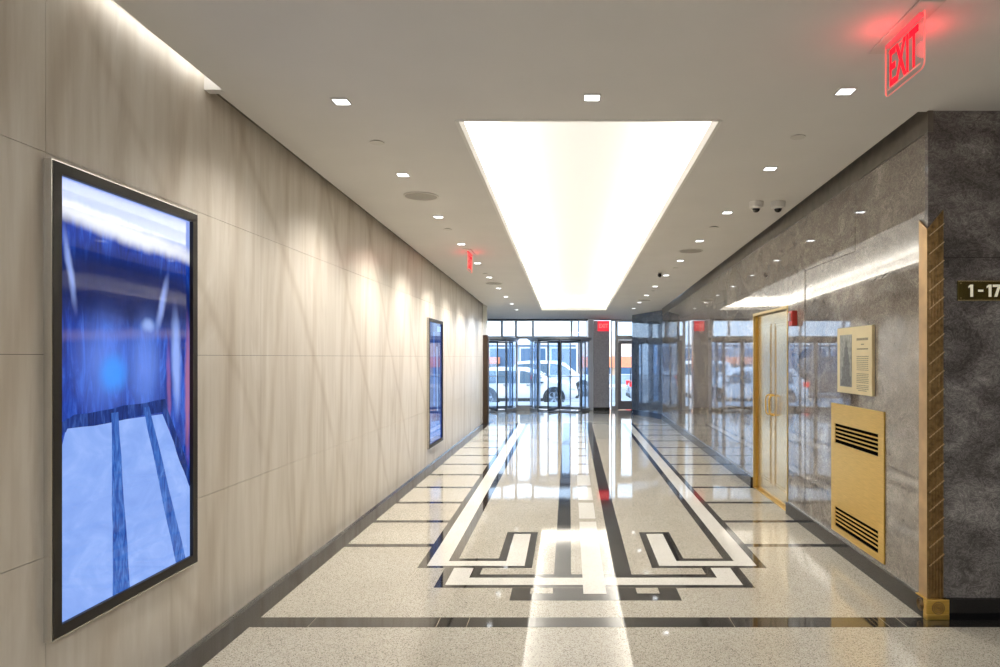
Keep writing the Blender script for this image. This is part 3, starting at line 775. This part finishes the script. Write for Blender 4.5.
# revolving doors
def revolving(cx, cy, label, ang, R=.90):
    t = thing('revolving_door', label, 'revolving door', (cx,cy,0))
    H0 = 2.11
    obj('canopy', cyl(B(), (0,0,H0), R+.07, .07, 'z', 48), plain('canopy_metal',(.50,.56,.64),.35,.5), t)
    ring(b := B(), (0,0,H0-.03), R, R-.05, .03, 'z', 48); obj('track_ring', b, M_ALUD, t)
    ring(b := B(), (0,0,0), R, R-.08, .012, 'z', 48); obj('floor_ring', b, M_ALUD, t)
    obj('centre_shaft', cyl(B(), (0,0,.0), .03, H0, 'z', 16), M_ALU, t)
    for s in (0, PI):                                # curved side glass
        bm = B(); N = 12; a0, a1 = s-math.radians(44), s+math.radians(44)
        for i in range(N):
            a = a0+(a1-a0)*i/N; b2 = a0+(a1-a0)*(i+1)/N
            hexa(bm, [(R*math.cos(a),R*math.sin(a),.1),((R-.015)*math.cos(a),(R-.015)*math.sin(a),.1),((R-.015)*math.cos(b2),(R-.015)*math.sin(b2),.1),(R*math.cos(b2),R*math.sin(b2),.1),
                      (R*math.cos(a),R*math.sin(a),H0),((R-.015)*math.cos(a),(R-.015)*math.sin(a),H0),((R-.015)*math.cos(b2),(R-.015)*math.sin(b2),H0),(R*math.cos(b2),R*math.sin(b2),H0)])
        obj('curved_glass', bm, M_GLASSD, t)
        bm = B()
        for i in range(N):
            a = a0+(a1-a0)*i/N; b2 = a0+(a1-a0)*(i+1)/N
            for z0, z1 in ((0,.08),(H0-.05,H0)):
                hexa(bm, [((R+.012)*math.cos(a),(R+.012)*math.sin(a),z0),((R-.03)*math.cos(a),(R-.03)*math.sin(a),z0),((R-.03)*math.cos(b2),(R-.03)*math.sin(b2),z0),((R+.012)*math.cos(b2),(R+.012)*math.sin(b2),z0),
                      ((R+.012)*math.cos(a),(R+.012)*math.sin(a),z1),((R-.03)*math.cos(a),(R-.03)*math.sin(a),z1),((R-.03)*math.cos(b2),(R-.03)*math.sin(b2),z1),((R+.012)*math.cos(b2),(R+.012)*math.sin(b2),z1)])
        obj('side_rail', bm, M_ALU, t)
        for a in (a0, a1, s):
            w = .024 if a != s else .010
            p = obj('post', box(B(), -w,w,-w,w,0,H0), M_ALU, t); p.location = ((R-.01)*math.cos(a),(R-.01)*math.sin(a),0); p.rotation_euler = (0,0,a)
    for k in range(4):
        a = ang+k*PI/2
        e = bpy.data.objects.new
        bm = B(); r0, r1 = .03, R-.05
        box(bm, r0, r0+.035, -.016,.016,.02,H0-.05); box(bm, r1-.035, r1, -.016,.016,.02,H0-.05)
        box(bm, r0+.035, r1-.035, -.016,.016,.02,.10); box(bm, r0+.035, r1-.035, -.016,.016,H0-.09,H0-.05)
        wg = obj('wing', bm, M_ALUD if k in (0,) else M_ALUM, t); wg.rotation_euler = (0,0,a)
        obj('pane', box(B(), r0+.035, r1-.035, -.004,.004,.10,H0-.09), M_GLASSD, wg)
        obj('push_bar', tube(B(), [(r0+.06,-.05,1.02),(r1-.06,-.05,1.02)], .012, 8), M_ALU, wg)
    return t
revolving(px(559.5,19.9)+.0, 20.3, 'glass revolving door with steel canopy, the right one left of the grey column', math.radians(-113))
revolving(px(517,20)-.93, 20.3, 'glass revolving door partly hidden by the end of the stone wall', math.radians(-62))
# fill above door side jambs
# swing door
t = thing('door_2', 'grey framed glass swing door right of the column', 'door'); t['kind'] = 'structure'
bm = B(); a, b = px(616), 2.05
box(bm,a,a+.06,YS-.07,YS+.07,0,HEAD); box(bm,b-.06,b,YS-.07,YS+.07,0,HEAD); box(bm,a+.06,b-.06,YS-.07,YS+.07,HEAD-.08,HEAD)
obj('door_frame', bm, M_ALU, t)
bm = B(); a += .065; b -= .065
box(bm,a,a+.09,YS-.03,YS+.03,.01,HEAD-.09); box(bm,b-.09,b,YS-.03,YS+.03,.01,HEAD-.09); box(bm,a+.09,b-.09,YS-.03,YS+.03,.01,.27); box(bm,a+.09,b-.09,YS-.03,YS+.03,HEAD-.20,HEAD-.09)
lf = obj('door_leaf', bm, plain('grey_door_metal',(.20,.20,.23),.35,.5), t)
obj('pane', box(B(), a+.09,b-.09,YS-.005,YS+.005,.27,HEAD-.2), M_GLASS, lf)
obj('handle', tube(B(), [(b-.13,YS-.03,.8),(b-.13,YS-.08,.83),(b-.13,YS-.08,1.2),(b-.13,YS-.03,1.23)], .012, 8), M_ALUD, lf)

# ------------------------------------------------------------------ street outside
GZ = -.36
bm = B(); box(bm, -30, 30, 20.95, 24.0, -.25, -.02); struct('sidewalk', bm, M_WALK)
bm = B(); box(bm, -60, 60, 24.0, 41, GZ-.2, GZ); struct('street', bm, M_ASPH)
bm = B(); box(bm, -60, 60, 41, 46, GZ-.2, GZ+.12); struct('sidewalk.001', bm, M_WALK)
def make_car(label, paint, loc, rz, L=4.7, H=1.68, kind='suv'):
    t = thing('car', label, 'car', loc, rz)
    # length along +x (front), stations: x, z bottom, z belt, z top, half width belt, half width top
    h = L/2; belt = .98*H/1.68
    if kind == 'suv':
        top = [(-h,.95),(-h+.12,1.05),(-h+.55,H-.06),(-h+1.2,H),(.15,H-.01),(.6,H-.12),(1.25,1.10),(1.7,1.04),(h-.35,.95),(h-.05,.78),(h,.6)]
    else:
        top = [(-h,.80),(-h+.15,.98),(-h+.75,1.04),(-h+1.5,H-.06),(-h+2.1,H),(.2,H-.02),(.7,H-.15),(1.15,1.0),(1.7,.92),(h-.35,.84),(h-.05,.7),(h,.55)]
    bm = B(); rows = []
    for x, zt in top:
        hb = .90 if abs(x) < h-.4 else (.84 if abs(x) < h-.1 else .74)
        zb = .28 if abs(x) < h-.1 else .36
        bz = min(belt, zt-.03)
        k = max(0,(zt-bz)/(H-belt)); wt = hb-.20*k-.02
        half = [(hb-.08,zb),(hb,zb+.12),(hb,(zb+bz)/2),(hb-.02,bz),(wt,zt-.04),(wt-.12,zt)]
        rows.append([bm.verts.new((x,y,z)) for y,z in half]+[bm.verts.new((x,-y,z)) for y,z in half[::-1]])
    for a, b in zip(rows[:-1], rows[1:]):
        for i in range(12):
            j = (i+1)%12; bm.faces.new((a[i],a[j],b[j],b[i]))
    bm.faces.new(rows[0]); bm.faces.new(rows[-1][::-1])
    body = obj('body', bm, paint, t, bevel=.03, smooth=True)
    def interp(x):
        for (xa,za),(xb,zb) in zip(top[:-1],top[1:]):
            if xa <= x <= xb: return za+(zb-za)*(x-xa)/(xb-xa)
    # side windows
    xa, xb = (-h+.55, .95) if kind == 'suv' else (-h+1.15, .85)
    cuts = [xa, xa+.8, xa+1.65, xb] if kind == 'suv' else [xa, xa+.75, xa+1.55, xb]
    for s in (-1,1):
        for a, b in zip(cuts[:-1], cuts[1:]):
            a2, b2 = a+.04, b-.04; bm = B()
            def sidept(x, f):
                zt = interp(x); k = max(0,(zt-belt)/(H-belt)); wt = .88-.20*k
                z = belt+.03+(zt-.11-belt)*f; y = .885+(wt-.90)*((z-belt)/max(.05,zt-.04-belt))
                return (x, s*(y+.012), z)
            n = 5; lo_ = [sidept(a2+(b2-a2)*i/n, 0) for i in range(n+1)]; hi_ = [sidept(a2+(b2-a2)*i/n, 1) for i in range(n+1)]
            for i in range(n):
                q = [lo_[i],lo_[i+1],hi_[i+1],hi_[i]]
                hexa(bm, [(p[0],p[1],p[2]) for p in (q[0],q[1])]+[(q[1][0],q[1][1]-s*.03,q[1][2]),(q[0][0],q[0][1]-s*.03,q[0][2])]+
                         [q[3],q[2],(q[2][0],q[2][1]-s*.03,q[2][2]),(q[3][0],q[3][1]-s*.03,q[3][2])])
            obj('side_window', bm, M_CARG, t)
    # windshield and rear glass
    def cross_glass(name, x0, x1):
        z0, z1 = interp(x0), interp(x1); bm = B(); dx, dz = x1-x0, z1-z0; l = math.hypot(dx,dz); nx, nz = -dz/l*.02, dx/l*.02
        if nz < 0: nx, nz = -nx, -nz
        hexa(bm, [(x0,-.70,z0-.02),(x0,.70,z0-.02),(x1,.56,z1-.02),(x1,-.56,z1-.02),(x0+nx,-.70,z0+nz),(x0+nx,.70,z0+nz),(x1+nx,.56,z1+nz),(x1+nx,-.56,z1+nz)])
        obj(name, bm, M_CARG, t)
    if kind == 'suv': cross_glass('windshield', 1.18,.66); cross_glass('rear_window', -h+.17,-h+.5)
    else: cross_glass('windshield', 1.10,.74); cross_glass('rear_window', -h+.85,-h+1.42)
    wr = .36
    for wx in (-h+.95, h-.93):
        for s in (-1,1):
            obj('wheel_arch', cyl(B(), (wx, s*.80-(.0 if s>0 else .11), wr+.02), wr+.07, .11, 'y', 28), M_TRIM, t)
            wl = obj('wheel', ring(B(), (wx, (.77 if s>0 else -.97), wr), wr, wr-.11, .2, 'y', 32), M_TIRE, t)
            bm = B(); yo = .955 if s>0 else -.965
            ring(bm, (wx,yo,wr), wr-.10, wr-.13, .01, 'y', 32); cyl(bm, (wx,yo,wr), .06, .012, 'y', 16)
            for k in range(5):
                a = 2*PI*k/5+.3; ca, sa = math.cos(a), math.sin(a)
                p = []
                for (u, v) in ((.04,-.03),(wr-.11,-.05),(wr-.11,.05),(.04,.03)): p.append((wx+u*ca-v*sa, wr+u*sa+v*ca))
                hexa(bm, [(p[i][0],yo,p[i][1]) for i in range(4)]+[(p[i][0],yo+.012,p[i][1]) for i in range(4)])
            obj('rim', bm, M_RIM, wl)
            obj('brake_disc', cyl(B(), (wx, yo-.03 if s>0 else yo+.025, wr), wr-.12, .01, 'y', 24), M_TRIM, wl)
    for s in (-1,1):
        obj('headlight', box(B(), h-.38,h-.06, s*.80-.045, s*.80+.045, .72,.84), M_HEAD, t, bevel=.02)
        obj('tail_light', box(B(), -h-.01,-h+.20, s*.80-.06, s*.80+.06, .80,1.0), M_TAIL, t, bevel=.02)
        obj('mirror', box(B(), .80,.95, s*1.0-.09, s*1.0+.09, 1.0,1.13), paint, t, bevel=.03)
        for x in (-.55,.35): obj('door_handle', box(B(), x-.1,x+.1, s*.915-.012,s*.915+.012,.86,.89), M_TRIM, t)
        obj('sill', box(B(), -h+1.35,h-1.35, s*.885-.02,s*.885+.02,.24,.36), M_TRIM, t)
    obj('bumper', box(B(), h-.10,h+.03,-.72,.72,.34,.52), M_TRIM, t, bevel=.03)
    obj('rear_bumper', box(B(), -h-.03,-h+.1,-.72,.72,.36,.5), M_TRIM, t, bevel=.03)
    obj('licence_plate', box(B(), -h-.035,-h-.02,-.25,.25,.62,.74), M_PLAS, t)
    return t
# wheels seen at px 492 and 555 -> centre 523, Y 26
make_car('white SUV parked at the kerb outside the revolving doors, facing right', M_CARW, (px(520,26.0),26.9,GZ), 0, L=4.5, H=1.56)
make_car('white SUV in the lane behind the parked one, its front toward the column', M_CARW, (px(553,33),34.2,GZ), 0, L=4.8, H=1.78)
make_car('silver sedan with red tail lamp seen through the swing door', M_CARS, (px(618,27)+2.7,27.0,GZ), 0, L=4.6, H=1.42, kind='sedan')
make_car('dark van on the far left of the street, outside the hidden revolving door', plain('dark_van_paint',(.12,.10,.10),.4), (-7.0,33.5,GZ), 0, L=5.2, H=2.0)

# buildings across the street
def building(name, label, x0, x1, Y, mats, bands, wins, top):
    t = thing(name, label, 'building', ((x0+x1)/2, Y, GZ)); w = (x1-x0)/2
    z = 0
    for nm, z0, z1, m, pro in bands: obj(nm, box(B(), -w, w, -pro, 6, z0, z1), m, t)
    for (a, b, z0, z1) in wins:
        f = obj('window', box(B(), a-.08, b+.08, -.12, .02, z0-.08, z1+.08), M_BLDW, t)
        obj('pane', box(B(), a, b, -.16, -.121, z0, z1), M_BLDG, f)
    return t
ws = []
x = -11.2
while x < 10: ws.append((x, x+1.7, 1.0, 2.55)); x += 2.1
building('shop_building', 'low pale building with a row of blue-grey shop windows across the street', -22.5, 0.5, 46, None,
         [('ground_wall',0,2.9,M_BLDB,0),('upper_wall',2.9,11,M_BLDW,0),('ledge',2.8,3.0,M_BLDW,.25),('band',.55,.8,M_BLDW,.06)], ws, 11)
bd = building('shop_building', 'tan shopfront with orange sign band across the street, right of the pale building', 0.7, 24, 46, None,
         [('ground_wall',0,2.2,M_BLDT,0),('cornice_wall',2.0,3.1,plain('peach_wall',(.80,.55,.40),.8,var=.1),.02),('sign_band',1.25,1.98,M_BLDO,.2),('upper_wall',3.1,11,M_BLDW,0),('stall_riser',0,.7,M_BLDB,.08)],
         [(-11.2+2.4*i, -11.2+2.4*i+1.7, .8, 2.0) for i in range(9)], 11)
t = thing('storefront_awning', 'orange awning over a brown doorway on the left across the street', 'awning', (-5.7,45.7,GZ))
obj('canopy', box(B(), -1.0,1.0,-1.0,.0,1.5,1.95), M_BLDO, t, bevel=.03); obj('fascia', box(B(), -1.0,1.0,-1.03,-1.0,.5,1.5), M_BROWN, t)

# ------------------------------------------------------------------ light
w = bpy.data.worlds.new('world'); bpy.context.scene.world = w; w.use_nodes = True
bgn = w.node_tree.nodes['Background']; bgn.inputs[0].default_value = (.70,.83,1,1); bgn.inputs[1].default_value = 3.2
sun = bpy.data.lights.new('sun','SUN'); sun.energy = 3.0; sun.angle = math.radians(8); sun.color = (1,.97,.93)
so = bpy.data.objects.new('sun', sun); C.objects.link(so); so.rotation_euler = (math.radians(48), 0, math.radians(14))
# general glow of the cove onto the hall and light of the lobby behind the camera
def area(name, loc, sx, sy, e, col, rot=(0,0,0)):
    l = bpy.data.lights.new(name,'AREA'); l.shape='RECTANGLE'; l.size=sx; l.size_y=sy; l.energy=e; l.color=col
    o = bpy.data.objects.new(name,l); C.objects.link(o); o.location=loc; o.rotation_euler=rot; return o
area('lobby_lamp', (3.9,-1.5,zc(0)-.02), 1.2, 1.2, 60, (1,.95,.88))
area('lobby_lamp.001', (.2,-2.4,zc(0)-.02), 1.2, 1.2, 190, (.95,.97,1))

sc = bpy.context.scene
sc.view_settings.view_transform = 'Standard'; sc.view_settings.look = 'None'
sc.view_settings.exposure = .1; sc.view_settings.gamma = 1.06
cy = sc.cycles
cy.use_denoising = True; cy.max_bounces = 8; cy.diffuse_bounces = 4; cy.glossy_bounces = 4; cy.transparent_max_bounces = 24
cy.sample_clamp_indirect = 6; cy.caustics_reflective = False; cy.caustics_refractive = False
